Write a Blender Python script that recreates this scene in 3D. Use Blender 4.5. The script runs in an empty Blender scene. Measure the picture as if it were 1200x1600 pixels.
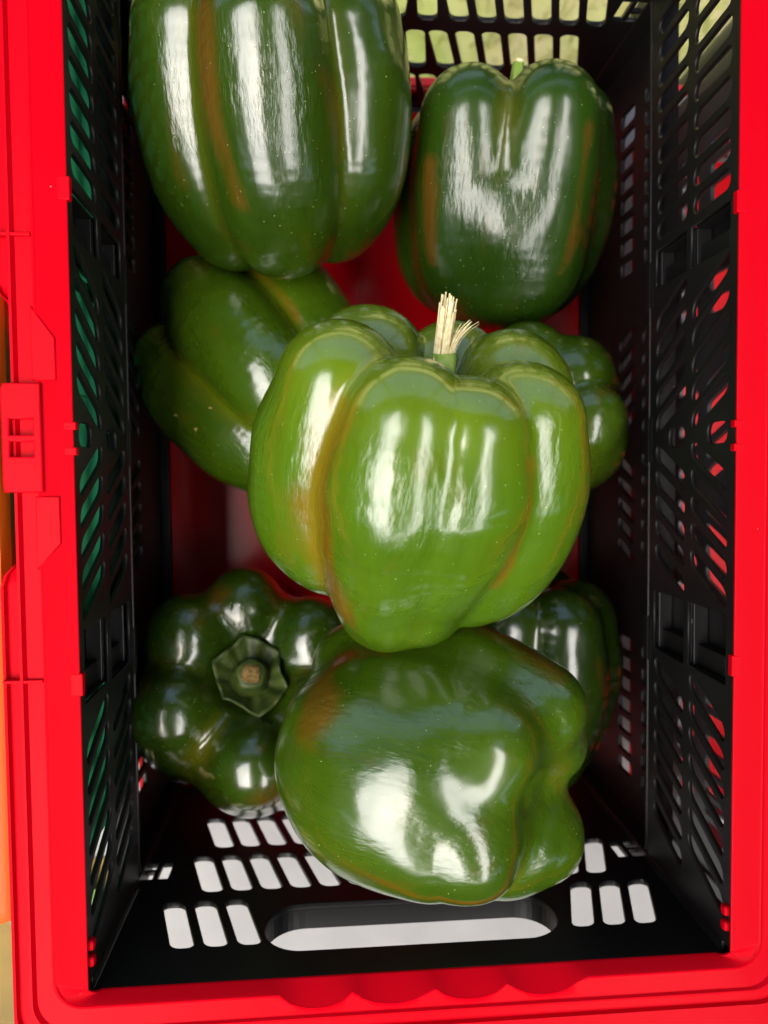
import bpy, bmesh, math, random
import numpy as np
from mathutils import Vector, Matrix
random.seed(7); rng = np.random.default_rng(7)
S = bpy.context.scene; COL = S.collection
# ------------------------------------------------------------------ camera
cam = bpy.data.cameras.new('camera'); co = bpy.data.objects.new('camera', cam); COL.objects.link(co)
co.location = (-.0331, -.0144, .4671); co.rotation_euler = (-.04437, -.07756, -.00906)
cam.sensor_fit = 'VERTICAL'; cam.sensor_height = 34.61; cam.lens = 26.0
cam.clip_start = .01; cam.clip_end = 200
cam.dof.use_dof = True; cam.dof.focus_distance = .285; cam.dof.aperture_fstop = 9.0
S.camera = co
# ------------------------------------------------------------------ sky and sun
SUN_EL, SUN_AZ = math.radians(68), math.radians(188)      # azimuth from +y towards +x
w = bpy.data.worlds.new('World'); S.world = w; w.use_nodes = True
nt = w.node_tree; bg = nt.nodes['Background']
sky = nt.nodes.new('ShaderNodeTexSky'); sky.sky_type = 'NISHITA'; sky.sun_disc = False
sky.sun_elevation = SUN_EL; sky.sun_rotation = SUN_AZ; sky.air_density = 1.0; sky.dust_density = 6.0
nt.links.new(sky.outputs[0], bg.inputs[0]); bg.inputs[1].default_value = .05
sl = bpy.data.lights.new('sun', 'SUN'); sl.energy = 1.5; sl.angle = math.radians(84); sl.color = (1, .95, .88)
so = bpy.data.objects.new('sun', sl); COL.objects.link(so)
d = Vector((math.cos(SUN_EL)*math.sin(SUN_AZ), math.cos(SUN_EL)*math.cos(SUN_AZ), math.sin(SUN_EL)))
so.rotation_euler = d.to_track_quat('Z', 'Y').to_euler(); so.location = d*20
S.view_settings.view_transform = 'Standard'; S.view_settings.look = 'None'
S.view_settings.exposure = 3.0; S.view_settings.gamma = 1
S.cycles.use_denoising = True; S.cycles.max_bounces = 8

# ------------------------------------------------------------------ materials
def mat(name, base, rough=.5, spec=.5, coat=0, nz=None, bump=None, trans=None):
    m = bpy.data.materials.new(name); m.use_nodes = True; n = m.node_tree; b = n.nodes['Principled BSDF']
    b.inputs['Base Color'].default_value = (*base, 1); b.inputs['Roughness'].default_value = rough
    b.inputs['Specular IOR Level'].default_value = spec; b.inputs['Coat Weight'].default_value = coat
    tc = n.nodes.new('ShaderNodeTexCoord')
    if nz:   # (scale, colour2, low, high)
        t = n.nodes.new('ShaderNodeTexNoise'); t.inputs['Scale'].default_value = nz[0]; t.inputs['Detail'].default_value = 5
        r = n.nodes.new('ShaderNodeValToRGB'); r.color_ramp.elements[0].position = nz[2]; r.color_ramp.elements[1].position = nz[3]
        r.color_ramp.elements[0].color = (*base, 1); r.color_ramp.elements[1].color = (*nz[1], 1)
        n.links.new(tc.outputs['Object'], t.inputs['Vector']); n.links.new(t.outputs['Fac'], r.inputs[0]); n.links.new(r.outputs[0], b.inputs['Base Color'])
    if bump:  # (scale, strength)
        t = n.nodes.new('ShaderNodeTexNoise'); t.inputs['Scale'].default_value = bump[0]; t.inputs['Detail'].default_value = 3
        u = n.nodes.new('ShaderNodeBump'); u.inputs['Strength'].default_value = bump[1]; u.inputs['Distance'].default_value = .001
        n.links.new(tc.outputs['Object'], t.inputs['Vector']); n.links.new(t.outputs['Fac'], u.inputs['Height']); n.links.new(u.outputs[0], b.inputs['Normal'])
    return m
def dusty(name, base, rough, dust, bumps):
    """plastic with sparse pale dust grains and faint scuffs"""
    m = mat(name, base, rough, .5, 0, None, bumps); n = m.node_tree; b = n.nodes['Principled BSDF']
    tc = n.nodes['Texture Coordinate']
    v = n.nodes.new('ShaderNodeTexVoronoi'); v.inputs['Scale'].default_value = 260
    lt = n.nodes.new('ShaderNodeMath'); lt.operation = 'LESS_THAN'; lt.inputs[1].default_value = .085
    n.links.new(tc.outputs['Object'], v.inputs['Vector']); n.links.new(v.outputs['Distance'], lt.inputs[0])
    t = n.nodes.new('ShaderNodeTexNoise'); t.inputs['Scale'].default_value = 28; t.inputs['Detail'].default_value = 4
    g = n.nodes.new('ShaderNodeMath'); g.operation = 'GREATER_THAN'; g.inputs[1].default_value = .66
    n.links.new(tc.outputs['Object'], t.inputs['Vector']); n.links.new(t.outputs['Fac'], g.inputs[0])
    mu = n.nodes.new('ShaderNodeMath'); mu.operation = 'MULTIPLY'
    n.links.new(lt.outputs[0], mu.inputs[0]); n.links.new(g.outputs[0], mu.inputs[1])
    mx = n.nodes.new('ShaderNodeMix'); mx.data_type = 'RGBA'; mx.inputs['A'].default_value = (*base, 1); mx.inputs['B'].default_value = (*dust, 1)
    n.links.new(mu.outputs[0], mx.inputs['Factor']); n.links.new(mx.outputs['Result'], b.inputs['Base Color'])
    rr = n.nodes.new('ShaderNodeMapRange'); rr.inputs['To Min'].default_value = rough-.07; rr.inputs['To Max'].default_value = rough+.1
    n.links.new(t.outputs['Fac'], rr.inputs['Value']); n.links.new(rr.outputs[0], b.inputs['Roughness'])
    return m
RED = dusty('red_plastic', (.42, .0002, .006), .38, (.8, .12, .13), (420, .04)); RED.node_tree.nodes['Principled BSDF'].inputs['Specular IOR Level'].default_value = .035
REDF = mat('red_floor_plastic', (.55, .0003, .006), .20, .3, 0, None, (60, .03))
BLK = dusty('black_plastic', (.006, .0055, .0056), .42, (.25, .24, .22), (600, .06)); BLK.node_tree.nodes['Principled BSDF'].inputs['Specular IOR Level'].default_value = .3
TABLE = mat('table_grey', (.24, .24, .242), .55, .2, 0, (30, (.27, .27, .27), .4, .7), (300, .05))
ORG = mat('orange_plastic', (.5, .085, .002), .42)
GRN = mat('green_plastic', (.015, .30, .12), .42)
BLK_SHEEN = mat('black_plastic_sheen', (.05, .05, .054), .4)  # neighbour's black plastic, greyed by painting in the sky's sheen

def skin(name, dark, light, blush, blush_gain, rough=.22, coat=.6):
    m = bpy.data.materials.new(name); m.use_nodes = True; n = m.node_tree; L = n.links; b = n.nodes['Principled BSDF']
    N = lambda t: n.nodes.new('ShaderNode'+t)
    tc = N('TexCoord'); at = N('Attribute'); at.attribute_name = 'skin'
    sep = N('SeparateColor'); L.new(at.outputs['Color'], sep.inputs[0])
    mp = N('Mapping'); mp.inputs['Scale'].default_value = (1, 1, .35); L.new(tc.outputs['Object'], mp.inputs[0])
    def noise(scale, det=4, src=mp):
        t = N('TexNoise'); t.inputs['Scale'].default_value = scale; t.inputs['Detail'].default_value = det; L.new(src.outputs[0] if src is mp else src.outputs['Object'], t.inputs['Vector']); return t
    n1 = noise(38); r1 = N('MapRange'); r1.inputs['From Min'].default_value = .3; r1.inputs['From Max'].default_value = .72; L.new(n1.outputs['Fac'], r1.inputs['Value'])
    mx = N('Mix'); mx.data_type = 'RGBA'; mx.inputs['A'].default_value = (*dark, 1); mx.inputs['B'].default_value = (*light, 1); L.new(r1.outputs[0], mx.inputs['Factor'])
    # orange-brown ripening patches: painted amount (R) broken by streaky noise
    n2 = noise(60, 7); a = N('Math'); a.operation = 'MULTIPLY_ADD'; a.inputs[1].default_value = 1.5; L.new(n2.outputs['Fac'], a.inputs[0])
    s = N('Math'); s.operation = 'SUBTRACT'; s.inputs[1].default_value = .85; L.new(sep.outputs['Red'], s.inputs[0]); L.new(s.outputs[0], a.inputs[2])
    r2 = N('MapRange'); r2.inputs['From Min'].default_value = .05; r2.inputs['From Max'].default_value = .6; r2.inputs['To Max'].default_value = blush_gain; L.new(a.outputs[0], r2.inputs['Value'])
    mb = N('Mix'); mb.data_type = 'RGBA'; mb.inputs['B'].default_value = (*blush, 1); L.new(mx.outputs['Result'], mb.inputs['A']); L.new(r2.outputs[0], mb.inputs['Factor'])
    # yellower seams and shoulders (G)
    my = N('Mix'); my.data_type = 'RGBA'; my.inputs['B'].default_value = (light[0]*2.2+.02, light[1]*1.45, light[2], 1); L.new(mb.outputs['Result'], my.inputs['A'])
    ys = N('Math'); ys.operation = 'MULTIPLY'; ys.inputs[1].default_value = .85; L.new(sep.outputs['Green'], ys.inputs[0]); L.new(ys.outputs[0], my.inputs['Factor'])
    # pale dust specks
    v = N('TexVoronoi'); v.inputs['Scale'].default_value = 640; L.new(tc.outputs['Object'], v.inputs['Vector'])
    sc = N('SeparateColor'); L.new(v.outputs['Color'], sc.inputs[0])
    th = N('Math'); th.operation = 'MULTIPLY'; th.inputs[1].default_value = .16; L.new(sc.outputs['Red'], th.inputs[0])
    th2 = N('Math'); th2.operation = 'LESS_THAN'; L.new(v.outputs['Distance'], th2.inputs[0]); L.new(th.outputs[0], th2.inputs[1])
    gt = N('Math'); gt.operation = 'GREATER_THAN'; gt.inputs[1].default_value = .72; L.new(sc.outputs['Green'], gt.inputs[0])
    mu = N('Math'); mu.operation = 'MULTIPLY'; L.new(th2.outputs[0], mu.inputs[0]); L.new(gt.outputs[0], mu.inputs[1])
    ms = N('Mix'); ms.data_type = 'RGBA'; ms.inputs['B'].default_value = (.42, .5, .25, 1); L.new(my.outputs['Result'], ms.inputs['A'])
    mu2 = N('Math'); mu2.operation = 'MULTIPLY'; mu2.inputs[1].default_value = .45; L.new(mu.outputs[0], mu2.inputs[0]); L.new(mu2.outputs[0], ms.inputs['Factor'])
    L.new(ms.outputs['Result'], b.inputs['Base Color'])
    # waxy relief: soft dents + fine streaky crinkle in patches
    c1 = noise(55, 2); c2 = noise(420, 6); c3 = noise(30, 2, tc)
    pr = N('MapRange'); pr.inputs['From Min'].default_value = .36; pr.inputs['From Max'].default_value = .58; L.new(c3.outputs['Fac'], pr.inputs['Value'])
    pm = N('Math'); pm.operation = 'MULTIPLY'; L.new(c2.outputs['Fac'], pm.inputs[0]); L.new(pr.outputs[0], pm.inputs[1])
    b1 = N('Bump'); b1.inputs['Strength'].default_value = .7; b1.inputs['Distance'].default_value = .0022; L.new(c1.outputs['Fac'], b1.inputs['Height'])
    b2 = N('Bump'); b2.inputs['Strength'].default_value = .4; b2.inputs['Distance'].default_value = .0011; L.new(pm.outputs[0], b2.inputs['Height']); L.new(b1.outputs[0], b2.inputs['Normal'])
    L.new(b2.outputs[0], b.inputs['Normal'])
    b.inputs['Roughness'].default_value = rough; b.inputs['Specular IOR Level'].default_value = .6
    b.inputs['Subsurface Weight'].default_value = 0
    b.inputs['Coat Weight'].default_value = coat; b.inputs['Coat Roughness'].default_value = .13
    return m
BLUSH = (.19, .055, .006)
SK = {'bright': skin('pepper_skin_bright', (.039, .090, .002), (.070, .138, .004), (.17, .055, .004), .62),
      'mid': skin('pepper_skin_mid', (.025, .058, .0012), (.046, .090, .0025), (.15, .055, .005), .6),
      'dark': skin('pepper_skin_dark', (.0115, .029, .001), (.022, .047, .0016), (.11, .038, .005), .6), 'dull': skin('pepper_skin_dull', (.009, .029, .0012), (.018, .045, .002), (.11, .038, .005), .6, .25, .2)}  # real tones vary; darker skins also hold the dimmer light low in the crate
STEMG = mat('stem_green', (.16, .30, .03), .5, .4, 0, (300, (.28, .36, .08), .35, .7), (500, .3))
CALYXD = mat('calyx_green', (.022, .042, .005), .5, .4, 0, (220, (.055, .075, .010), .35, .7), (400, .3))
STRAW = mat('dry_straw', (.62, .50, .25), .8, .2, 0, (500, (.82, .74, .48), .35, .65), (900, .4))
CORK = mat('cut_stem_brown', (.20, .13, .04), .8, .2, 0, (500, (.10, .06, .02), .4, .6), (700, .6))
SCAR = mat('skin_scar', (.34, .25, .08), .8, .2)

# ------------------------------------------------------------------ helpers
def link(name, me, m=None, parent=None, smooth=False):
    o = bpy.data.objects.new(name, me); COL.objects.link(o)
    if m: me.materials.append(m)
    if parent: o.parent = parent
    if smooth: me.shade_smooth()
    return o
def empty(name, loc, label, cat, group=None):
    o = bpy.data.objects.new(name, None); COL.objects.link(o); o.location = loc; o.empty_display_size = .02
    tag(o, label, cat, group); return o
def tag(o, label, cat, group=None):
    o['label'] = label; o['category'] = cat
    if group: o['group'] = group
def pyd(name, V, F):
    me = bpy.data.meshes.new(name); me.from_pydata([tuple(map(float, v)) for v in V], [], [tuple(map(int, f)) for f in F]); me.update(); return me
def rslot(cx, cy, wd, ht, lean=0, rad=None, seg=4, flat=0):
    """outline of a rounded slot; lean shears its top sideways"""
    r = min(wd, ht)/2*.999 if rad is None else rad; P = []
    for sx, sy, a0 in ((1, 1, 0), (-1, 1, 90), (-1, -1, 180), (1, -1, 270)):
        for k in range(seg+1):
            a = math.radians(a0+90*k/seg)
            x = sx*(wd/2-r)+r*math.cos(a); y = sy*(ht/2-r)+r*math.sin(a)
            P.append((cx+x+lean*y, cy+y))
    return P
def panel(name, outer, holes, thick, bev, M, m, parent):
    """flat plate with holes, rounded arrises; local xy -> world by M, thickness centred"""
    c = bpy.data.curves.new(name, 'CURVE'); c.dimensions = '2D'; c.fill_mode = 'BOTH'
    c.extrude = thick/2-bev; c.bevel_depth = bev; c.bevel_resolution = 1; c.offset = -bev
    for P in [outer]+holes:
        s = c.splines.new('POLY'); s.points.add(len(P)-1); s.use_cyclic_u = True
        for p, q in zip(s.points, P): p.co = (q[0], q[1], 0, 1)
    o = bpy.data.objects.new('tmp', c); COL.objects.link(o)
    dg = bpy.context.evaluated_depsgraph_get(); me = bpy.data.meshes.new_from_object(o.evaluated_get(dg)); me.name = name
    bpy.data.objects.remove(o); bpy.data.curves.remove(c)
    me.transform(M); me.materials.clear()
    return link(name, me, m, parent)
def rectp(x0, y0, x1, y1): return [(x0, y0), (x1, y0), (x1, y1), (x0, y1)]
def boxes(name, L, m, parent, bev=.0006):
    """bevelled boxes (x0,y0,z0,x1,y1,z1) joined as one part"""
    bm = bmesh.new()
    for b in L:
        r = bmesh.ops.create_cube(bm, size=1)
        for v in r['verts']: v.co = Vector([(b[i]+b[i+3])/2+v.co[i]*(b[i+3]-b[i]) for i in range(3)])
    if bev: bmesh.ops.bevel(bm, geom=bm.edges[:], offset=bev, segments=2, affect='EDGES', profile=.5)
    me = bpy.data.meshes.new(name); bm.to_mesh(me); bm.free()
    return link(name, me, m, parent)
def pieces(name, L, m, parent, bev=.0006):
    for b in L: boxes(name, [b], m, parent, bev)
def tube(name, P, R, m, parent, n=12, ribs=0, ribamp=0, cap=True, flat=1.0):
    """tapered tube along P with radii R"""
    P = [Vector(p) for p in P]; V = []; F = []; up = None
    for i, p in enumerate(P):
        t = (P[min(i+1, len(P)-1)]-P[max(i-1, 0)]).normalized()
        if up is None: up = t.orthogonal().normalized()
        a = (up-t*up.dot(t)).normalized(); b = t.cross(a); up = a
        for k in range(n):
            th = 2*math.pi*k/n; r = R[i]*(1+ribamp*math.cos(ribs*th))
            V.append(p+a*(r*math.cos(th))+b*(r*flat*math.sin(th)))
    for i in range(len(P)-1):
        for k in range(n): F.append((i*n+k, i*n+(k+1) % n, (i+1)*n+(k+1) % n, (i+1)*n+k))
    if cap: F.append(tuple(range(n-1, -1, -1))); F.append(tuple((len(P)-1)*n+k for k in range(n)))
    return link(name, pyd(name, V, F), m, parent, True)

# ------------------------------------------------------------------ the place
W2, YN, YF, H = .120, -.1975, .2055, .192          # crate opening: half width, near and far end, height
YW = .002
XL = .130                                           # lower side walls stand further out
FROM_XZ = lambda y: Matrix(((1, 0, 0, 0), (0, 0, -1, y), (0, 1, 0, 0), (0, 0, 0, 1)))   # local x->x, y->z
FROM_YZ = lambda x: Matrix(((0, 0, 1, x), (1, 0, 0, 0), (0, 1, 0, 0), (0, 0, 0, 1)))    # local x->y, y->z
TZ = -.006; GZ = -.75
# ---- rim: closed rings swept round the opening; every ring has its own offset and height per side
def rim_ring(off, zz, rad, ny=96, nx=64, fn=None):
    """off/zz: per side (left, near, right, far). Returns points round the loop, same count for every ring"""
    l, n, r, f = off; x0, x1, y0, y1 = -W2-l, W2+r, YN-n, YF+f
    P = []
    def corner(cx, cy, a0, za, zb):
        for k in range(1, 8):
            a = math.radians(a0+90*k/8); P.append((cx+rad*math.cos(a), cy+rad*math.sin(a), za+(zb-za)*k/8))
    ys = np.linspace(y1-rad, y0+rad, ny); xs = np.linspace(x0+rad, x1-rad, nx)
    for y in ys: P.append((x0, y, zz[0]))
    corner(x0+rad, y0+rad, 180, zz[0], zz[1])
    for x in xs: P.append((x, y0, zz[1]))
    corner(x1-rad, y0+rad, 270, zz[1], zz[2])
    for y in ys[::-1]: P.append((x1, y, zz[2]))
    corner(x1-rad, y1-rad, 0, zz[2], zz[3])
    for x in xs[::-1]: P.append((x, y1, zz[3]))
    corner(x0+rad, y1-rad, 90, zz[3], zz[0])
    return [fn(p) if fn else p for p in P]
def smooth(a, b, t):
    t = min(1, max(0, (t-a)/(b-a))); return t*t*(3-2*t)
SC = [(-.0517, -.0248), (-.0248, .0049), (.0049, .0333), (.0333, .061)]
def scallop(x):
    for a, b in SC:
        if a < x < b:
            t = (x-(a+b)/2)/((b-a)/2); return math.sqrt(max(0, 1.15-t*t))-.387
    return 0
def outer_cut(y):
    """the long sides are cut back beside the latch"""
    return smooth(.052, .047, y)*smooth(-.050, -.042, y)
m_ = .001
PROF = [  # offsets in mm (left, near, right, far), heights in mm below the top (left, near, right, far), corner radius
 ((-.2, 3.0, -.2, 3.4), (-1.25, -6.0, -1.25, -9), 3, ''),
 ((-.2, 3.0, -.2, 3.0), (-.6, -5.4, -.6, -4), 3, ''),
 ((.3, 3.3, .3, 3.4), (-.2, -5.0, -.2, -2.6), 4, ''),
 ((10.2, 5.0, 10.2, 4.4), (0, -.5, 0, 0), 9, 's'),
 ((11.0, 5.6, 11.0, 5.0), (.55, .15, .55, .5), 10, 's'),
 ((11.8, 6.2, 11.8, 5.6), (.3, -.2, .3, .2), 10, 's'),
 ((12.2, 6.8, 12.2, 6.4), (-1.8, -.7, -1.8, -.6), 10, 's'),
 ((18.2, 14.2, 18.2, 14.2), (-2.2, -.9, -2.2, -1), 11, ''),
 ((19.2, 14.8, 19.2, 14.8), (-.4, .1, -.4, 0), 11, ''),
 ((20.2, 15.6, 20.2, 15.6), (-.5, -.1, -.5, -.1), 11, ''),
 ((20.6, 16.1, 20.6, 16.1), (-3.5, -2.6, -3.5, -2.6), 11, ''),
 ((25.0, 21.2, 25.0, 20.2), (-4.2, -3.0, -4.2, -3.0), 13, 'c'),
 ((25.5, 21.8, 25.5, 20.8), (-2.2, -1.6, -2.2, -1.6), 13, 'c'),
 ((26.6, 30.5, 26.6, 21.8), (-2.4, -1.8, -2.4, -1.8), 13, 'c'),
 ((27.0, 31.2, 27.0, 22.4), (-4, -4, -4, -4), 13, 'c'),
 ((27.0, 31.2, 27.0, 22.4), (-25, -25, -25, -25), 13, 'c'),
 ((25.0, 29.4, 25.0, 20.4), (-25, -25, -25, -25), 13, 'c'),
 ((25.0, 29.4, 25.0, 20.4), (-8, -8, -8, -8), 13, 'c'),
 ((3.8, 7.0, 3.8, 5.5), (-8, -9, -8, -7.5), 5, ''),
 ((3.2, 6.4, 3.2, 5.0), (-1.25, -6.0, -1.25, -9), 4, ''),
]
def make_rim(parent):
    V = []; R = len(PROF)
    for off, zz, rad, kind in PROF:
        def fn(p, kind=kind):
            x, y, z = p
            if kind == 's' and y < YN: y -= .0082*scallop(x)
            if kind == 'c':
                q = outer_cut(y); lim = W2+.0203
                if abs(x) > W2+.015: x = math.copysign(abs(x)-q*max(0, abs(x)-lim), x)
            return (x, y, z)
        V += rim_ring([o*m_ for o in off], [H+z*m_ for z in zz], rad*m_, fn=fn)
    n = len(V)//R; F = []
    for i in range(R):
        j = (i+1) % R
        for k in range(n): F.append((i*n+k, i*n+(k+1) % n, j*n+(k+1) % n, j*n+k))
    me = pyd('top_rim', V, F)
    bm = bmesh.new(); bm.from_mesh(me); bmesh.ops.recalc_face_normals(bm, faces=bm.faces); bm.to_mesh(me); bm.free()
    o = link('top_rim', me, None, parent); me.shade_auto_smooth() if hasattr(me, 'shade_auto_smooth') else None
    for p in me.polygons: p.use_smooth = True
    me.set_sharp_from_angle(angle=math.radians(38))
    return o

def side_slots(rowz, ht, wd, l1, lm, l3):
    Hs = []
    for k in range(9): Hs.append(rslot(YW+.0945+.0113*k, rowz, wd, ht, l1, wd*.46))
    for k in range(5):
        Hs.append(rslot(YW+.0125+.0113*k, rowz, wd, ht, lm, wd*.46)); Hs.append(rslot(YW-.0125-.0113*k, rowz, wd, ht, -lm, wd*.46))
    Hs.append(rslot(YW, rowz+ht*.22, .0085, ht*.52, 0, .0035))
    for k in range(7): Hs.append(rslot(YW-.1105-.0113*k, rowz, wd, ht, l3, wd*.46))
    return Hs
def make_crate(loc, wall_m, rim_m, floor_m, label, group):
    c = empty('folding_crate', (0, 0, 0), label, 'crate', group)
    rim = make_rim(c); rim.data.materials.append(rim_m)
    # latch plates and blocks on the long sides of the rim
    for s in (-1, 1):
        XY = Matrix(((s, 0, 0, 0), (0, 1, 0, 0), (0, 0, 1, 0), (0, 0, 0, 1)))
        if s < 0:
            P = [(W2+.0098, -.0185), (W2+.0228, -.0185), (W2+.0232, -.0155), (W2+.0232, .0165), (W2+.0225, .019), (W2+.0098, .019)]
            hl = [rectp(W2+.0125, .0012, W2+.0205, .0068), rectp(W2+.0125, -.0062, W2+.0205, -.001)]
            b = panel('latch_block', P, hl, .0042, .0005, Matrix.Translation((0, 0, H-.0004)) @ XY, rim_m, rim)
            boxes('latch_recess', [tuple(min(a, b) if i < 3 else max(a, b) for i, (a, b) in enumerate(zip(
                (s*(W2+.0122), -.0066, H-.0100, s*(W2+.0208), .0072, H-.0081)*1, (s*(W2+.0208), .0072, H-.0081, s*(W2+.0122), -.0066, H-.0100))))], rim_m, rim, .0003)
            # stepped plates either side of the latch
            for a, PL in ((1, [(.0128, .0455), (.0048, .0345), (.0048, .0200), (.0128, .0200)]), (-1, [(.0128, -.0200), (.0046, -.0200), (.0046, -.0365), (.0128, -.0455)])):
                panel('rim_plate', [(W2+x, y) for x, y in PL], [], .0022, .0004, Matrix.Translation((0, 0, H-.0005)) @ XY, rim_m, rim)
                yb = .0700 if a > 0 else -.0850
                boxes('rim_crossbar', [tuple((min(s*(W2+.0125), s*(W2+.0262)), yb-.0006, H-.0052, max(s*(W2+.0125), s*(W2+.0262)), yb+.0006, H-.0006))], rim_m, rim, .0003)
        # small tabs hooked over the folding wall
        for y0, y1 in ((.0815, .0895), (-.0905, -.0825), (.0030, .0058), (-.0058, -.0030)):
            xa, xb = s*(W2-.0013), s*(W2+.0030)
            boxes('rim_tab', [(min(xa, xb), y0, H-.0030, max(xa, xb), y1, H-.0001)], rim_m, rim, .0004)
        # ribs hanging under the rim, seen through the slots
        if s > 0: pieces('rim_rib', [(min(s*(W2+.0195), s*(W2+.0255)), y-.0018, H-.030, max(s*(W2+.0195), s*(W2+.0255)), y+.0012, H-.008) for y in np.arange(-.168, .18, .0226)], rim_m, rim, .0003)
        # bumps in the near corners
        pieces('corner_catch', [(min(s*(W2-.002), s*(W2+.0032)), YN+.007+.006*k, H-.006, max(s*(W2-.002), s*(W2+.0032)), YN+.0112+.006*k, H-.0022) for k in range(2)], rim_m, rim, .0012)
    # floor tray
    fl = boxes('floor', [(-.1245, YN+.002, -.004, .1245, YF-.002, 0)], floor_m, c, .0006)
    pieces('base_skirt', [(-.1375, YN-.006, -.005, -.1350, YF+.006, .038), (.1350, YN-.006, -.005, .1375, YF+.006, .038),
                         (-.1345, YN-.0062, -.0052, .1345, YN-.0038, .012), (-.1345, YF+.0038, -.0052, .1345, YF+.0062, .012)], rim_m, c, .0006)
    # long walls: slotted upper leaf, hinge ledge, slotted lower leaf
    for s in (-1, 1):
        pk = [rectp(YW+.0695, .1535, YW+.0860, .1845), rectp(YW+.0695, .1195, YW+.0860, .1495),
              rectp(YW-.0975, .1535, YW-.0705, .1845), rectp(YW-.0975, .1195, YW-.0705, .1495)]
        up = panel('side_wall', [(YN+.0006, .1145), (YF-.001, .1145), (YF-.001, H-.0015), (YN+.0006, H-.0015)],
              side_slots(.1700, .0290, .0076, .05, .50, -.5)+side_slots(.1355, .0285, .0074, .05, .48, -.45)+pk, .0019, .0005,
              FROM_YZ(s*(W2+.0010)), wall_m, c)
        for q in pk:                                             # pockets: shallow trays with a sloped inner lip
            L = []
            y0, z0 = q[0]; y1, z1 = q[2]; xa, xb = s*(W2+.0094), s*(W2+.0107)
            L.append((min(xa, xb), y0-.001, z0-.001, max(xa, xb), y1+.001, z1+.001))
            xc, xd = s*(W2+.0029), s*(W2+.0093)
            for (a, b, e, f) in ((y0-.0012, z0-.001, y0, z1+.001), (y1, z0-.001, y1+.0012, z1+.001), (y0, z0-.0012, y1, z0), (y0, z1, y1, z1+.0012)):
                L.append((min(xc, xd), a, b, max(xc, xd), e, f))
            xe, xf = s*(W2+.0044), s*(W2+.0093)
            L.append((min(xe, xf), y0+.0005, z0+.0005, max(xe, xf), y0+.009, z1-.008))
            boxes('wall_pocket', L, wall_m, up, .0004)
        lo_h = []
        for zc, ht, lm in ((.0930, .0225, .42), (.0610, .0210, .42)):
            for k in range(8): lo_h.append(rslot(YW+.0945+.0113*k, zc, .0076, ht*.86, 0, .0022)); 
            for k in range(8): lo_h.append(rslot(YW-.1085-.0113*k, zc, .0076, ht*.86, 0, .0022)) if k < 7 else None
            for k in range(5):
                lo_h.append(rslot(YW+.0125+.0113*k, zc, .0066, ht, lm, .0026)); lo_h.append(rslot(YW-.0125-.0113*k, zc, .0066, ht, -lm, .0026))
        lo = panel('lower_wall', [(YN-.0030, .0005), (YF-.001, .0005), (YF-.001, .1135), (YN-.0030, .1135)], lo_h, .0024, .0005,
              FROM_YZ(s*(XL+.0012)), wall_m, c)
        a, b = s*(W2-.0004), s*(XL+.0030)
        boxes('hinge_ledge', [(min(a, b), YN+.002, .1120, max(a, b), YF-.002, .1142)], wall_m, lo, .0005)
        a, b = s*.1247, s*(XL-.0002)
        boxes('floor_ledge', [(min(a, b), YN+.002, -.0042, max(a, b), YF-.002, .0022)], wall_m, lo, .0005)
        pieces('corner_post', [(min(s*(W2+.0001), s*.1345), ya, .0023, max(s*(W2+.0001), s*.1345), yb, H-.0078) for ya, yb in ((YN-.0102, YN+.0004), (YF-.0007, YF+.0070))], wall_m, lo, .0008)
        a, b = s*(W2-.0002), s*(W2+.0042)
        pieces('hinge_knuckle', [(min(a, b), y-.011, .1080, max(a, b), y+.011, .1172) for y in (YW, YW+.072, YW-.094)], wall_m, lo, .0008)
    # end walls with slots leaning to the middle, and a hand hole
    for yy, s in ((YN, -1), (YF, 1)):
        Hs = []
        for zc, ht in ((.1468, .0335), (.1055, .0332), (.0632, .0340), (.0225, .0330)):
            for k in range(-7, 8):
                if zc > .14 and abs(k) < 5: continue
                lean = -.30*np.sign(k)*min(1, abs(k)/2)
                Hs.append(rslot(.0035+.0134*k+(.0062*np.sign(k) if zc > .14 else 0), zc, .0094, ht, lean, .0034))
        Hs.append(rslot(.0016, .1530, .1230, .0330, 0, .0160, 10))
        for q in (-1, 1): Hs.append(rectp(q*.1145-.006, .0935, q*.1145+.006, .1085))
        y = yy-.0046 if s < 0 else yy+.0014
        ew = panel('end_wall', [(-.1285, .0008), (.1285, .0008), (.1285, .1110), (.1197, .1130), (.1197, H-(.0063 if s < 0 else 0)), (-.1197, H-(.0063 if s < 0 else 0)), (-.1197, .1130), (-.1285, .1110)],
              Hs, .0028, .0006, FROM_XZ(y), wall_m, c)
        # hand hole tunnel
        A = rslot(.0016, .1530, .1232, .0332, 0, .0161, 10); B = rslot(.0016, .1530, .1256, .0356, 0, .0173, 10); n = len(A); V = []; F = []
        ya, yb = y+s*.0012, y+s*.0098
        for Q, q in ((A, ya), (A, yb), (B, yb), (B, ya)): V += [(p[0], q, p[1]) for p in Q]
        for i in range(4):
            j = (i+1) % 4
            for k in range(n): F.append((i*n+k, i*n+(k+1) % n, j*n+(k+1) % n, j*n+k))
        me = pyd('hand_hole_sleeve', V, F); link('hand_hole_sleeve', me, wall_m, ew)
        L = []
        for q in (-1, 1):
            xc = q*.1145
            L += [(xc-.0012, y-.0012, .0938, xc+.0012, y+.0012, .1082), (min(xc, xc+q*.0055), y-.001, .0990, max(xc, xc+q*.0055), y+.001, .1012)]
        pieces('corner_latch', L, wall_m, ew, .0003)
    c.location = loc
    return c
crate = make_crate((0, 0, 0), BLK, RED, REDF, 'red rimmed folding crate with black slotted walls holding the green peppers', 'folding crates on the table')
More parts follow.
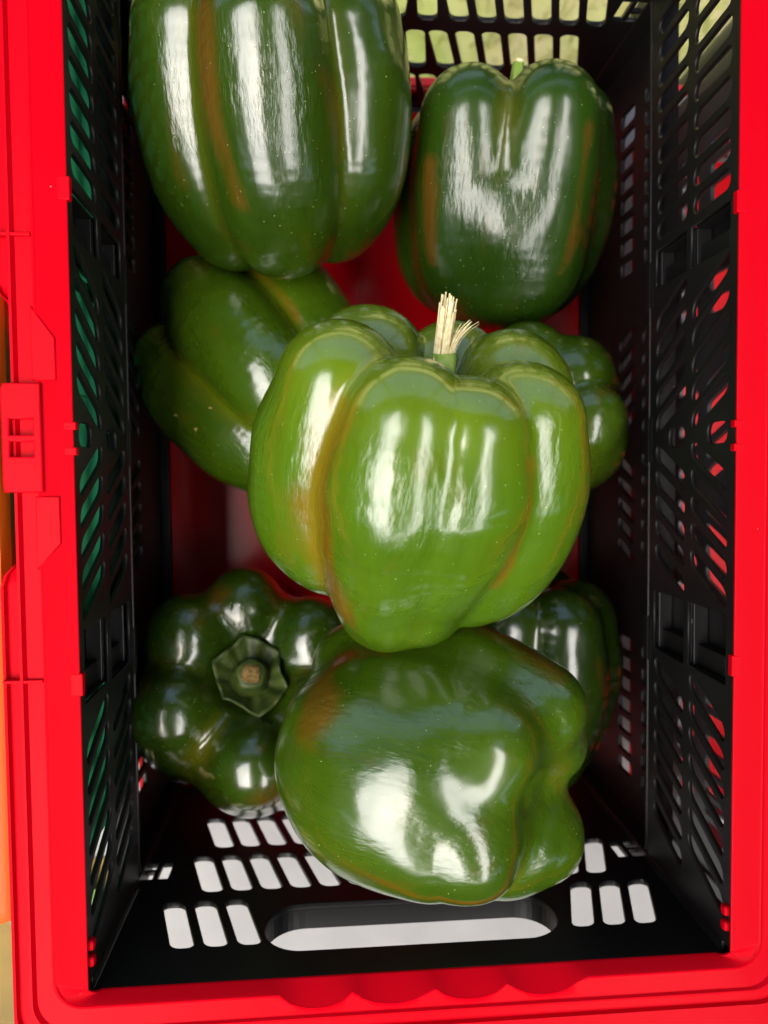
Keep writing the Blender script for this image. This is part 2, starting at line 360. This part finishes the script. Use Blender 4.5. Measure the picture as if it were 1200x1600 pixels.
def copy_tree(o, swap, parent=None):
    k = o.copy()
    if o.data: k.data = o.data.copy(); [k.data.materials.__setitem__(i, swap.get(mm, mm)) for i, mm in enumerate(k.data.materials)]
    COL.objects.link(k)
    if parent: k.parent = parent
    for ch in list(o.children): copy_tree(ch, swap, k)
    return k
c2 = copy_tree(crate, {BLK: BLK_SHEEN}); c2.location = (.2970, -.025, 0)
c2['label'] = 'empty crate whose black walls are greyed by painted sky sheen, glimpsed through the slots on the right'

# neighbour on the left: green box with an orange lid
gb = empty('lidded_box', (-.26, -.005, TZ), 'green box with a bright orange lid beside the left rim', 'box')
L = []
boxes('box_wall', [(-.120, -.172, 0, .1205, .190, .150)], GRN, gb, .004)
pieces('wall_rib', [(.1206, y-.0015, .004, .1228, y+.0015, .146) for y in np.arange(-.16, .19, .058)], GRN, gb, .0006)
boxes('lid', [(-.12, -.176, .1505, .1115, .192, .1870)], ORG, gb, .007)

gc = boxes('green_stand_in', [(-.1338, -.168, .118, -.1318, .020, .1795), (-.1338, .0204, .118, -.1318, .062, .1795), (-.1338, .070, .118, -.1318, .198, .1795)], mat('green_stand_in', (.06, .68, .30), .5), None, .0004); tag(gc, 'green panel showing through the upper slots of the left wall', 'panel')  # added stand-in for the neighbour's green wall, close and bright to catch light
# table with a red edge, lawn beyond and below
def structure(o): o['kind'] = 'structure'; return o
tb = empty('market_table', (0, 0, TZ), 'pale grey table top with a red front edge under the crates', 'table')
boxes('table_top', [(-1.0, -.95, -.020, 1.0, .2212, 0)], TABLE, tb, .001)
boxes('edge_trim', [(-1.0, .2214, -.024, 1.0, .2268, .0012)], mat('red_trim', (.75, .01, .015), .45), tb, .001)
LEGM = mat('table_leg_metal', (.35, .35, .36), .4)
for x in (-.9, .9):
    for y in (-.85, .12):
        tube('leg', [(x, y, -.021), (x, y, GZ-TZ)], [.014, .014], LEGM, tb)
KR = mat('kraft_card', (.20, .13, .03), .7, .3, 0, (40, (.15, .10, .025), .35, .7))
ks = boxes('card_sheet', [(-.40, -.60, TZ+.0006, -.165, -.245, TZ+.0018)], KR, None, 0); tag(ks, 'tan card lying on the table below the orange lid', 'card')
LEAFM = mat('leaf_green', (.06, .13, .02), .45, .5, 0, (60, (.10, .17, .03), .4, .7))
V = []; F = []
for i in range(9):
    t = i/8; wd = .022*math.sin(math.pi*min(1, t*.97+.03))**.8
    for j, q in enumerate((-1, -.5, 0, .5, 1)): V.append((-.245+.085*t, -.252+wd*q-.02*t, TZ+.004+.006*abs(q)+.006*math.sin(3*t)))
    if i: F += [((i-1)*5+j, (i-1)*5+j+1, i*5+j+1, i*5+j) for j in range(4)]
lf = link('fallen_leaf', pyd('fallen_leaf', V, F), LEAFM, None, True); tag(lf, 'green leaf lying on the tan card under the orange lid', 'leaf')

LAWN = mat('lawn_soil', (.52, .45, .24), .9, .1, 0, (5, (.40, .46, .13), .35, .62))  # lawn colours raised to carry the sunlight on it
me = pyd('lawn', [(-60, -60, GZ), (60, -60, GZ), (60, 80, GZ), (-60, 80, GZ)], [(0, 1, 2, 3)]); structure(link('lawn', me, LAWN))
GRASS = mat('grass_blade', (.42, .50, .11), .5, .3, 0, (3, (.66, .58, .30), .4, .66))  # blade colours brightened to hold the sunlight too
V = []; F = []
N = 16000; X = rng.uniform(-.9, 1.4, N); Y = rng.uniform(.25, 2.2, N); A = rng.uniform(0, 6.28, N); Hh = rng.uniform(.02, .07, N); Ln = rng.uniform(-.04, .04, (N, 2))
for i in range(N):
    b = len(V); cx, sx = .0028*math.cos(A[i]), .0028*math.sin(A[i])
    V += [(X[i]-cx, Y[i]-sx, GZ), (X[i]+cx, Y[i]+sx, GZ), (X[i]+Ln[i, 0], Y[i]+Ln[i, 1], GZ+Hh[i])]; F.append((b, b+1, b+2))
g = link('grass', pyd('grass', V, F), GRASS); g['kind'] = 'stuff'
# unseen awnings overhead (mirrored in the glossy skins): one above the table, others added beside and behind, gaps set to shape highlights
FAB = mat('awning_fabric', (.03, .04, .034), .85, .1)
STEEL = mat('awning_frame_grey', (.08, .08, .085), .45)
def awning(x0, x1, y0, y1, z, rise, label):
    t = empty('unseen_awning', ((x0+x1)/2, (y0+y1)/2, GZ), label, 'awning', 'awnings over the market stall')
    hx, hy = (x1-x0)/2, (y1-y0)/2; V = []; F = []; nx = 8; ny = 14
    for i in range(nx+1):
        for j in range(ny+1):
            q, p = i/nx*2-1, j/ny*2-1; V.append((hx*q, hy*p, z-GZ+rise*(1-q*q)+.012*math.sin(5*p+3*q)))
    for i in range(nx):
        for j in range(ny): F.append((i*(ny+1)+j, (i+1)*(ny+1)+j, (i+1)*(ny+1)+j+1, i*(ny+1)+j+1))
    link('roof', pyd('roof', V, F), FAB, t, True)
    for sx in (-1, 1):
        tube('rail', [(sx*hx, -hy, z-GZ-.012), (sx*hx, hy, z-GZ-.012)], [.014, .014], STEEL, t)
        for sy in (-1, 1): tube('pole', [(sx*hx, sy*hy, 0), (sx*hx, sy*hy, z-GZ-.01)], [.016, .016], STEEL, t)
    return t
awning(-.27, .40, -1.75, .44, 1.35, .10, 'grey green awning over the crates, narrowed to shape highlights, mirrored in the glossy skins')
awning(-3.4, -1.15, -1.75, .44, 1.35, .25, 'unseen grey green awning added on the left to bound the sky gap')
awning(.80, 3.4, -1.75, .44, 1.35, .25, 'unseen grey green awning added on the right to bound the sky gap')
awning(-3.4, 3.4, .46, 1.15, 1.46, .10, 'long unseen grey green awning added beyond the far end of the crate to shorten highlights')
V = []; F = []  # curtain added behind the viewer, keeps low sky out of skin reflections
for i in range(41):
    for j, z in enumerate((GZ, .2, 1.34)): V.append((-3.4+.17*i, -1.81+.03*math.sin(i*1.9)+.01*math.sin(i*5.1), z))
    if i: F += [((i-1)*3+j, (i-1)*3+j+1, i*3+j+1, i*3+j) for j in range(2)]
cu = link('sky_block_curtain', pyd('sky_block_curtain', V, F), FAB, None, True); tag(cu, 'unseen grey green curtain added behind the viewer to block low sky', 'curtain')
for sx in (-1, 1):  # side curtains added to hide low sky from the skins
    V = []; F = []
    for i in range(21):
        for j, z in enumerate((GZ, .2, 1.33)): V.append((sx*(2.6+.03*math.sin(i*1.9)), -1.74+.142*i, z))
        if i: F += [((i-1)*3+j, (i-1)*3+j+1, i*3+j+1, i*3+j) for j in range(2)]
    cu = link('sky_block_curtain', pyd('sky_block_curtain', V, F), FAB, None, True); tag(cu, 'unseen grey green side curtain added to block low sky, on the %s' % ('left' if sx < 0 else 'right'), 'curtain')
# ------------------------------------------------------------------ bell peppers
def smin(a, b, k):
    h = np.maximum(k-np.abs(a-b), 0)/k; return np.minimum(a, b)-h*h*k*.25
def cap_sd(P, a, b, ra, rb):
    a = np.array(a); b = np.array(b); ab = b-a
    t = np.clip(((P-a)@ab)/(ab@ab), 0, 1); return np.linalg.norm(P-(a+t[:, None]*ab), axis=1)-(ra+t*(rb-ra))
def pepper_sd(P, lobes, zt, zb, k, core=.22):
    D = None
    for L in lobes:
        ph = math.radians(L['a']); c, s = math.cos(ph), math.sin(ph)
        rho, r = L.get('rho', .20), L.get('r', .29); t, b = L.get('t', 1), L.get('b', 1)
        rt, rb_ = r*L.get('rt', .80), r*L.get('rb', .68); ot, ob = L.get('ot', 1.0), L.get('ob', .62)
        zT = zt*t-rt; zB = -zb*b+rb_
        tp = L.get('tp', .90)
        pts = [((rho*ot*c, rho*ot*s, zT), rt), ((rho*1.03*c, rho*1.03*s, zT*.45+zB*.10), r), ((rho*(.5+.5*tp)*c, rho*(.5+.5*tp)*s, zB*.35), r*(.5+.5*tp)), ((rho*tp*.92*c, rho*tp*.92*s, zB*.72), r*tp*.95), ((rho*ob*c, rho*ob*s, zB), rb_)]
        Q = np.array([(*p, q) for p, q in pts]); Q = np.vstack([2*Q[0]-Q[1], Q, 2*Q[-1]-Q[-2]]); C = []       # smooth spine, many short links
        for m in range(1, len(Q)-2):
            for t_ in np.linspace(0, 1, 6)[:-1]:
                C.append(.5*(2*Q[m]+(Q[m+1]-Q[m-1])*t_+(2*Q[m-1]-5*Q[m]+4*Q[m+1]-Q[m+2])*t_**2+(3*Q[m]-Q[m-1]-3*Q[m+1]+Q[m+2])*t_**3))
        C.append(Q[-2]); d = None
        for A, B in zip(C[:-1], C[1:]):
            e = cap_sd(P, A[:3], B[:3], A[3], B[3]); d = e if d is None else np.minimum(d, e)
        d = d-.012
        D = d if D is None else smin(D, d, k)
    c = cap_sd(P, (0, 0, zt*.55-core*.7), (0, 0, -zb*.72+core*.7), core*.8, core*.7)
    return smin(D, c, .06)
def pepper_mesh(name, spec, nu=230, nv=170):
    lobes, size, zt, zb, k = spec['lobes'], spec['size'], spec.get('zt', .5), spec.get('zb', .5), spec.get('k', .04)
    v = np.linspace(0, 1, nv); th = math.pi*(v-.10*np.sin(2*math.pi*v)/(2*math.pi)*1.0); u = np.linspace(0, 2*math.pi, nu, endpoint=False)
    T, U = np.meshgrid(th, u, indexing='ij'); Dn = np.stack([np.sin(T)*np.cos(U), np.sin(T)*np.sin(U), np.cos(T)], -1).reshape(-1, 3)
    core = spec.get('core', .22)
    r = np.full(len(Dn), .95); done = np.zeros(len(Dn), bool); lo = np.zeros(len(Dn)); hi = np.full(len(Dn), .95)
    for q in np.arange(.68, .02, -.05):
        ins = (pepper_sd(Dn*q, lobes, zt, zb, k, core) < 0) & ~done
        lo[ins] = q; hi[ins] = q+.05; done |= ins
    for _ in range(11):
        mid = (lo+hi)/2; ins = pepper_sd(Dn*mid[:, None], lobes, zt, zb, k, core) < 0
        lo = np.where(ins, mid, lo); hi = np.where(ins, hi, mid)
    r = (lo+hi)/2
    # crease measure before irregularities: how far below the local lobes
    R2 = r.reshape(nv, nu); wide = sum(np.roll(R2, s, 1) for s in range(-24, 25, 3))/17
    crease = np.clip((wide-R2)*16-.45, 0, 1).ravel()
    # soft hand-grown irregularity
    sd = spec.get('seed', 1); g = np.random.default_rng(sd); wob = 0
    for f in (2.3, 4.1, 7.7):
        for _ in range(3):
            kv = g.normal(size=3); kv *= f/np.linalg.norm(kv); wob = wob+np.sin(Dn@kv*2+g.uniform(0, 6.28))*(.012/f**.9)
    r = r*(1+wob*spec.get('wob', 1.6))
    if 'dents' in spec:
        for (a, z, wd, dp) in spec['dents']:
            p = np.array([math.cos(math.radians(a))*math.sqrt(1-z*z), math.sin(math.radians(a))*math.sqrt(1-z*z), z])
            r = r-dp*np.exp(-((Dn-p)**2).sum(1)/wd**2)
    V = Dn*r[:, None]*size
    F = np.empty(((nv-1)*nu, 4), int); i = np.arange(nv-1)[:, None]*nu; j = np.arange(nu)[None]
    j2 = (j+1) % nu
    F[:, 0] = (i+j).ravel(); F[:, 1] = (i+nu+j).ravel(); F[:, 2] = (i+nu+j2).ravel(); F[:, 3] = (i+j2).ravel()
    me = bpy.data.meshes.new(name); me.vertices.add(len(V)); me.vertices.foreach_set('co', V.astype(np.float32).ravel())
    me.loops.add(F.size); me.loops.foreach_set('vertex_index', F.astype(np.int32).ravel())
    me.polygons.add(len(F)); me.polygons.foreach_set('loop_start', (np.arange(len(F))*4).astype(np.int32)); me.update(calc_edges=True); me.validate()
    # ripening patches (R) and pale seams (G)
    ang = np.degrees(np.arctan2(Dn[:, 1], Dn[:, 0])); zz = Dn[:, 2]; bl = np.zeros(len(Dn))
    for (a0, z0, a1, z1, wd, st) in spec.get('blush', []):
        n = 40
        for q in np.linspace(0, 1, n):
            a = math.radians(a0+(a1-a0)*q); z = z0+(z1-z0)*q; s = math.sqrt(max(0, 1-z*z)); p = np.array([s*math.cos(a), s*math.sin(a), z])
            bl = np.maximum(bl, st*np.exp(-((Dn-p)**2).sum(1)/wd**2))
    colr = np.stack([bl, np.clip(crease*.9+spec.get('yel', 0)*np.clip(zz-.35, 0, 1), 0, 1), np.zeros(len(Dn)), np.ones(len(Dn))], 1)
    at = me.attributes.new('skin', 'FLOAT_COLOR', 'POINT'); at.data.foreach_set('color', colr.astype(np.float32).ravel())
    me.shade_smooth(); return me
def frame(axis, front):
    a = Vector(axis).normalized(); f = Vector(front); f = (f-a*f.dot(a)).normalized(); r = a.cross(f)
    return Matrix((f, r, a)).transposed()
def make_pepper(spec):
    me = pepper_mesh('bell_pepper', spec); o = link('bell_pepper', me, SK[spec['skin']])
    o.matrix_world = Matrix.Translation(spec['c']) @ frame(spec['axis'], spec['front']).to_4x4()
    tag(o, spec['label'], 'bell pepper', 'green bell peppers heaped in the crate'); return o
def stem(o, zb, length, r0, r1, m, mt, bend=(0, 0), size=1, n=16):
    """ribbed stem on the pepper's own axis: pts from zb up, with a cut tip"""
    P = []; R = []
    for i in range(7):
        t = i/6; P.append((bend[0]*t*t, bend[1]*t*t, zb+length*t)); R.append(r0+(r1-r0)*t**.6)
    s = tube('stem', P, R, m, o, 20, 5, .09)
    p = Vector(P[-1]); dr = (Vector(P[-1])-Vector(P[-2])).normalized()
    tube('cut_tip', [p-dr*.0004, p+dr*.0012, p+dr*.0016], [r1*.86, r1*.8, r1*.5], mt, s, 14)
    return s
def calyx(o, zc, rad, m, sides=6, dish=.25, rot=0):
    V = [(0, 0, zc)]; F = []; n = sides*8
    for q in (.35, .7, .92, 1.0):
        for k in range(n):
            a = 2*math.pi*k/n; ph = (k/8) % 1; edge = 1+.16*(abs(ph-.5)*2)**2.2-.06
            rr = rad*q*(1+(edge-1)*q)*(1+q*(.09*math.sin(2*a+1)+.07*math.sin(3*a+.4))); V.append((rr*math.cos(a+rot), rr*math.sin(a+rot), zc+rad*dish*(q**2.2)+q*(.0008*math.sin(5*a)+.0013*math.sin(2*a+.5)+.0009*math.sin(12*a))))
    for k in range(n): F.append((0, 1+k, 1+(k+1) % n))
    for i in range(3):
        for k in range(n): F.append((1+i*n+k, 1+(i+1)*n+k, 1+(i+1)*n+(k+1) % n, 1+i*n+(k+1) % n))
    c = link('calyx', pyd('calyx', V, F), m, o, True); md = c.modifiers.new('thick', 'SOLIDIFY'); md.thickness = .0012; md.offset = 0
    return c
PEPPERS = [
 dict(id='P5', c=(0.0034, -0.0150, 0.1738), axis=(0.1120, 0.8920, 0.4378), front=(-0.1888, -0.4135, 0.8907),
  size=0.1235, zt=0.44, zb=0.475, k=0.02, skin='bright', seed=5, yel=0.55, wob=1.2, lobes=[{'a': -67, 'rho': 0.29, 'r': 0.222, 'b': 0.78, 't': 1.05, 'tp': 1.0, 'ob': 0.88, 'rb': 0.8}, {'a': -11, 'rho': 0.268, 'r': 0.214, 'b': 1.08, 'ob': 0.56, 't': 0.99, 'tp': 0.84, 'rb': 0.74}, {'a': 25, 'rho': 0.275, 'r': 0.192, 'b': 1.0, 't': 0.94, 'tp': 0.8}, {'a': 66, 'rho': 0.278, 'r': 0.215, 'b': 0.86, 'tp': 0.96, 'ob': 0.82, 'rb': 0.76}, {'a': -122, 'rho': 0.27, 'r': 0.225, 't': 1.05}, {'a': 118, 'rho': 0.27, 'r': 0.225, 't': 1.05}, {'a': 172, 'rho': 0.25, 'r': 0.21, 't': 0.95}], blush=[(-36, 0.6, -34, 0.1, 0.09, 0.9), (-86, 0.55, -84, -0.1, 0.09, 0.8), (-34, 0.05, -26, -0.55, 0.16, 0.95), (40, 0.5, 38, -0.3, 0.06, 0.6), (86, 0.3, 82, -0.2, 0.08, 0.3)], label='bright green pepper with a frayed straw stem, topmost in the middle of the heap'),
 dict(id='P1', c=(-0.0513, 0.1454, 0.1121), axis=(-0.0560, 0.8865, 0.4593), front=(0.0496, -0.4570, 0.8881),
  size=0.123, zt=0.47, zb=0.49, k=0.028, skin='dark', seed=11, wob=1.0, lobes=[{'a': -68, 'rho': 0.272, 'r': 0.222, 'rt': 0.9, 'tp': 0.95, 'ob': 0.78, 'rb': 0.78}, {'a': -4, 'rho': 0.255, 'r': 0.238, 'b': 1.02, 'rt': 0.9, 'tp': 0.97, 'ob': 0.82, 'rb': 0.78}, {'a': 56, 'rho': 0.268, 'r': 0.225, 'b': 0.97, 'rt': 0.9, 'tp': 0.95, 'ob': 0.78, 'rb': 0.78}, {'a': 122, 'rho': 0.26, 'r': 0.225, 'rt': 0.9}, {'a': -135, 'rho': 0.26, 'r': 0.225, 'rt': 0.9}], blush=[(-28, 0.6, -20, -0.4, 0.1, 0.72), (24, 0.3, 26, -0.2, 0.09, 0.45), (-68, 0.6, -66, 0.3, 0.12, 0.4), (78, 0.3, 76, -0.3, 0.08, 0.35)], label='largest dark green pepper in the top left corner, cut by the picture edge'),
 dict(id='P2', c=(0.0585, 0.1204, 0.0786), axis=(-0.0016, 0.9118, 0.4105), front=(-0.2182, -0.4009, 0.8897),
  size=0.109, zt=0.55, zb=0.51, k=0.04, skin='dull', seed=22, wob=1.0, lobes=[{'a': -84, 'rho': 0.27, 'r': 0.22, 't': 0.8, 'tp': 0.95}, {'a': -36, 'rho': 0.245, 'r': 0.245, 't': 1.0, 'rt': 0.78, 'ot': 1.22, 'tp': 0.95, 'ob': 0.75}, {'a': 33, 'rho': 0.245, 'r': 0.245, 't': 1.04, 'rt': 0.78, 'ot': 1.22, 'tp': 0.95, 'ob': 0.75}, {'a': 88, 'rho': 0.26, 'r': 0.22, 't': 0.95}, {'a': 140, 'rho': 0.2, 'r': 0.26, 't': 0.7}, {'a': -145, 'rho': 0.2, 'r': 0.26, 't': 0.7}, {'a': 0, 'rho': 0.2, 'r': 0.275, 't': 0.45, 'tp': 0.95, 'ob': 0.7}], blush=[(-38, 0.35, -36, -0.35, 0.07, 0.7), (38, 0.55, 36, -0.3, 0.07, 0.6), (42, -0.1, 34, -0.4, 0.08, 0.4)], label='dark green pepper with a heart shaped top standing in the top right corner'),
 dict(id='P3', c=(-0.0600, 0.0355, 0.0592), axis=(-0.5459, 0.6695, -0.5037), front=(-0.3437, 0.3693, 0.8634),
  size=0.1205, zt=0.5, zb=0.5, k=0.026, skin='mid', seed=33, wob=1.2, lobes=[{'a': -66, 'rho': 0.275, 'r': 0.215, 'ob': 0.75}, {'a': 2, 'rho': 0.27, 'r': 0.22, 'ob': 0.75}, {'a': 62, 'rho': 0.27, 'r': 0.225, 'ob': 0.75}, {'a': 130, 'rho': 0.25, 'r': 0.23}, {'a': -140, 'rho': 0.25, 'r': 0.23}], blush=[(34, 0.5, 34, -0.3, 0.05, 0.7)], label='mid green pepper with brown scars, at the left wall behind the topmost pepper'),
 dict(id='P4', c=(0.0685, 0.0103, 0.0803), axis=(-0.0668, 0.3826, 0.9215), front=(-0.4145, -0.8508, 0.3231),
  size=0.099, zt=0.46, zb=0.48, k=0.03, skin='mid', seed=44, wob=1.2, lobes=[{'a': 88, 'rho': 0.26, 'r': 0.23}, {'a': 148, 'rho': 0.23, 'r': 0.26}, {'a': 28, 'rho': 0.27, 'r': 0.22}, {'a': -30, 'rho': 0.22, 'r': 0.26}, {'a': -95, 'rho': 0.22, 'r': 0.26}, {'a': -155, 'rho': 0.22, 'r': 0.25}], blush=[(90, 0.2, 90, 0, 0.15, 0.35)], label='pepper mostly hidden behind the topmost pepper, its lobes bulging toward the right wall'),
 dict(id='P6', c=(-0.0741, -0.1281, 0.0655), axis=(0.1229, 0.4934, 0.8611), front=(-0.0896, -0.8586, 0.5048),
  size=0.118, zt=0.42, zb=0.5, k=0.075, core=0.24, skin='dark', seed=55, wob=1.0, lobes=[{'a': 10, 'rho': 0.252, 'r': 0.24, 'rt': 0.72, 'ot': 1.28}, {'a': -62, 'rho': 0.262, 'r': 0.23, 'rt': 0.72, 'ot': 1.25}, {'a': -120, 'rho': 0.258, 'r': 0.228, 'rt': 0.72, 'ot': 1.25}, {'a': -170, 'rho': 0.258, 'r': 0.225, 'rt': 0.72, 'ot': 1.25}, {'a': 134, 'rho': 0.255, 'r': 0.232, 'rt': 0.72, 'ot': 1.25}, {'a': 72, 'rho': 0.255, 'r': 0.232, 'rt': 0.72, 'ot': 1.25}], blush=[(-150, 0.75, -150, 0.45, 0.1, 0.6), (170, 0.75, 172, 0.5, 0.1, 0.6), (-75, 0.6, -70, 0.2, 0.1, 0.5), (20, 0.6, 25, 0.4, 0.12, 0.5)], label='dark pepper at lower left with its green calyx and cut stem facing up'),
 dict(id='P7', c=(0.0037, -0.1315, 0.1570), axis=(-0.8743, 0.1019, -0.4746), front=(-0.4001, 0.4024, 0.8234),
  size=0.1155, zt=0.45, zb=0.45, k=0.065, skin='mid', seed=61, wob=1.0, dents=[(-12, -0.93, 0.13, 0.035), (-80, 0.45, 0.16, 0.03)], lobes=[{'a': -6, 'rho': 0.11, 'r': 0.385, 'b': 0.8, 'ob': 0.8, 'rb': 0.7, 'tp': 1.0}, {'a': 24, 'rho': 0.25, 'r': 0.19, 't': -0.25, 'b': 1.0, 'ob': 1.0, 'rb': 0.95, 'tp': 1}, {'a': -48, 'rho': 0.25, 'r': 0.19, 't': -0.25, 'b': 0.98, 'ob': 1.0, 'rb': 0.95, 'tp': 1}, {'a': 78, 'rho': 0.27, 'r': 0.235, 'b': 1.2, 'ob': 1.0, 'tp': 1}, {'a': 118, 'rho': 0.25, 'r': 0.21, 'b': 1.2, 'ob': 0.8, 'tp': 1}, {'a': -142, 'rho': 0.22, 'r': 0.25, 'b': 1.3, 'ob': 1.0, 'tp': 1}, {'a': 170, 'rho': 0.22, 'r': 0.25}], blush=[(34, 0.56, 8, 0.4, 0.13, 1.0), (44, 0.55, 40, 0.15, 0.07, 0.6), (70, -0.4, 70, -0.75, 0.1, 0.5)], label='broad pepper lying across the hand hole at the bottom, its lobed end turned right'),
 dict(id='P8', c=(0.0633, -0.1241, 0.0679), axis=(0.0981, 0.9834, 0.1523), front=(-0.2842, -0.1190, 0.9513),
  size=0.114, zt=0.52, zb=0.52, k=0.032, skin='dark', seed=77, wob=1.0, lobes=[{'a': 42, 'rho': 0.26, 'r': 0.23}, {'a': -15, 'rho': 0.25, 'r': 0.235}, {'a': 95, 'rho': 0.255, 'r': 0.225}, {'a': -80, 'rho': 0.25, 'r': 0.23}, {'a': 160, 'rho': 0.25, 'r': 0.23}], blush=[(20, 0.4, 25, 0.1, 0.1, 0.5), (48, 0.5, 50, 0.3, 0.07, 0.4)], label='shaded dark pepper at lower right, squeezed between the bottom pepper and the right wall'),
]
PEP = {s["id"]: make_pepper(s) for s in PEPPERS}
# stems, calyxes and scars: parts of their pepper
def straw(o, base, tip, wd, n, spread, seed, curl=0):
    """a torn bundle of dry fibres, each a thin bent strip"""
    g = np.random.default_rng(seed); base = Vector(base); tip = Vector(tip); V = []; F = []
    ax = (tip-base); ln = ax.length; ax.normalize(); u = Vector((1, 0, 0)); u = (u-ax*u.dot(ax)).normalized(); w_ = ax.cross(u)
    for i in range(n):
        a = 2*math.pi*i/n+g.uniform(-.3, .3); rr = wd*math.sqrt(g.uniform(.1, 1)); f = g.uniform(.72, 1.0); sp = 1+spread*g.uniform(.2, 1)
        hw = wd*g.uniform(.20, .34); ta = a+g.uniform(.8, 2.2); ck = curl*g.uniform(.4, 1.2); b0 = len(V)
        for k in range(6):
            t = k/5; q = t*f; c = base+ax*(ln*q)+(u*math.cos(a)+w_*math.sin(a))*(rr*(1+(sp-1)*q*q))+w_*(ck*q**3)+u*(g.normal()*.00018)
            d = (u*math.cos(ta)+w_*math.sin(ta))*(hw*(1-.55*t)); e = ax.cross(d).normalized()*(hw*.3)
            V += [c-d, c+e, c+d, c-e]
            if k: F += [(b0+(k-1)*4+m, b0+(k-1)*4+(m+1) % 4, b0+k*4+(m+1) % 4, b0+k*4+m) for m in range(4)]
        F += [(b0+3, b0+2, b0+1, b0), (b0+20, b0+21, b0+22, b0+23)]
    return link('frayed_tip', pyd('frayed_tip', V, F), STRAW, o)
def scar(o, a, z, wd, ht):
    p = np.array([math.cos(math.radians(a))*math.sqrt(1-z*z), math.sin(math.radians(a))*math.sqrt(1-z*z), z])
    n = len(o.data.vertices); co_ = np.empty(n*3, np.float32); o.data.vertices.foreach_get('co', co_); co_ = co_.reshape(-1, 3)
    i = int(np.argmax((co_/np.linalg.norm(co_, axis=1)[:, None])@p)); v = o.data.vertices[i]; N = v.normal.copy(); q = v.co.copy()
    u = N.orthogonal().normalized(); w_ = N.cross(u); V = [q+N*.0005]; F = []; g = np.random.default_rng(int(a*7+1000))
    for k in range(12):
        t = 2*math.pi*k/12; s = g.uniform(.6, 1.2); V.append(q+u*(wd*s*math.cos(t))+w_*(ht*s*math.sin(t))+N*.00005)
    for k in range(12): F.append((0, 1+k, 1+(k+1) % 12))
    link('scar', pyd('scar', V, F), SCAR, o)
P = PEP['P5']; s5 = .1235
st = tube('stem', [(0, .0030, .24*s5), (.0004, .0030, .30*s5), (.0006, .0020, .355*s5), (.0002, .0008, .405*s5)], [.0068, .0050, .0040, .0042], STEMG, P, 20, 5, .10)
straw(st, (0, .0000, .365*s5), (-.0010, -.0010, .570*s5), .0030, 34, .25, 3)
straw(st, (.0008, .0028, .385*s5), (.0010, .0046, .520*s5), .0012, 12, 1.2, 8, .0065)
P = PEP['P6']; s6 = .1180; z6 = P.data.vertices[0].co.z/s6-.300+.022
calyx(P, (.300+z6)*s6, .0172, CALYXD, 6, .5, .3)
s = tube('stem', [(0, 0, (.300+z6)*s6), (0, 0, (.335+z6)*s6), (0, 0, (.365+z6)*s6), (.0004, 0, (.400+z6)*s6), (.0006, 0, (.408+z6)*s6)], [.0115, .0092, .0078, .0070, .0060], CALYXD, P, 24, 5, .05)
tube('cut_tip', [(.0006, 0, (.404+z6)*s6), (.0006, 0, (.4125+z6)*s6), (.0007, 0, (.4145+z6)*s6)], [.0050, .0042, .0020], CORK, s, 14, 4, .12)
stem(PEP['P2'], .30*.113, .030, .0036, .0026, STEMG, STRAW, (-.002, .0016))
stem(PEP['P8'], .34*.114, .026, .0060, .0044, CALYXD, STRAW, (.002, .007)); calyx(PEP['P8'], .33*.114, .014, CALYXD, 5)
stem(PEP['P3'], .34*.123, .030, .0060, .0044, CALYXD, CORK, (.000, -.004)); calyx(PEP['P3'], .33*.123, .014, CALYXD, 5)
for i_, (a, z, wd, ht) in enumerate(((-52, -.10, .0007, .0016), (-50, -.32, .0008, .0013), (-38, -.34, .0006, .0012))): scar(PEP['P3'], a, z, wd, ht)
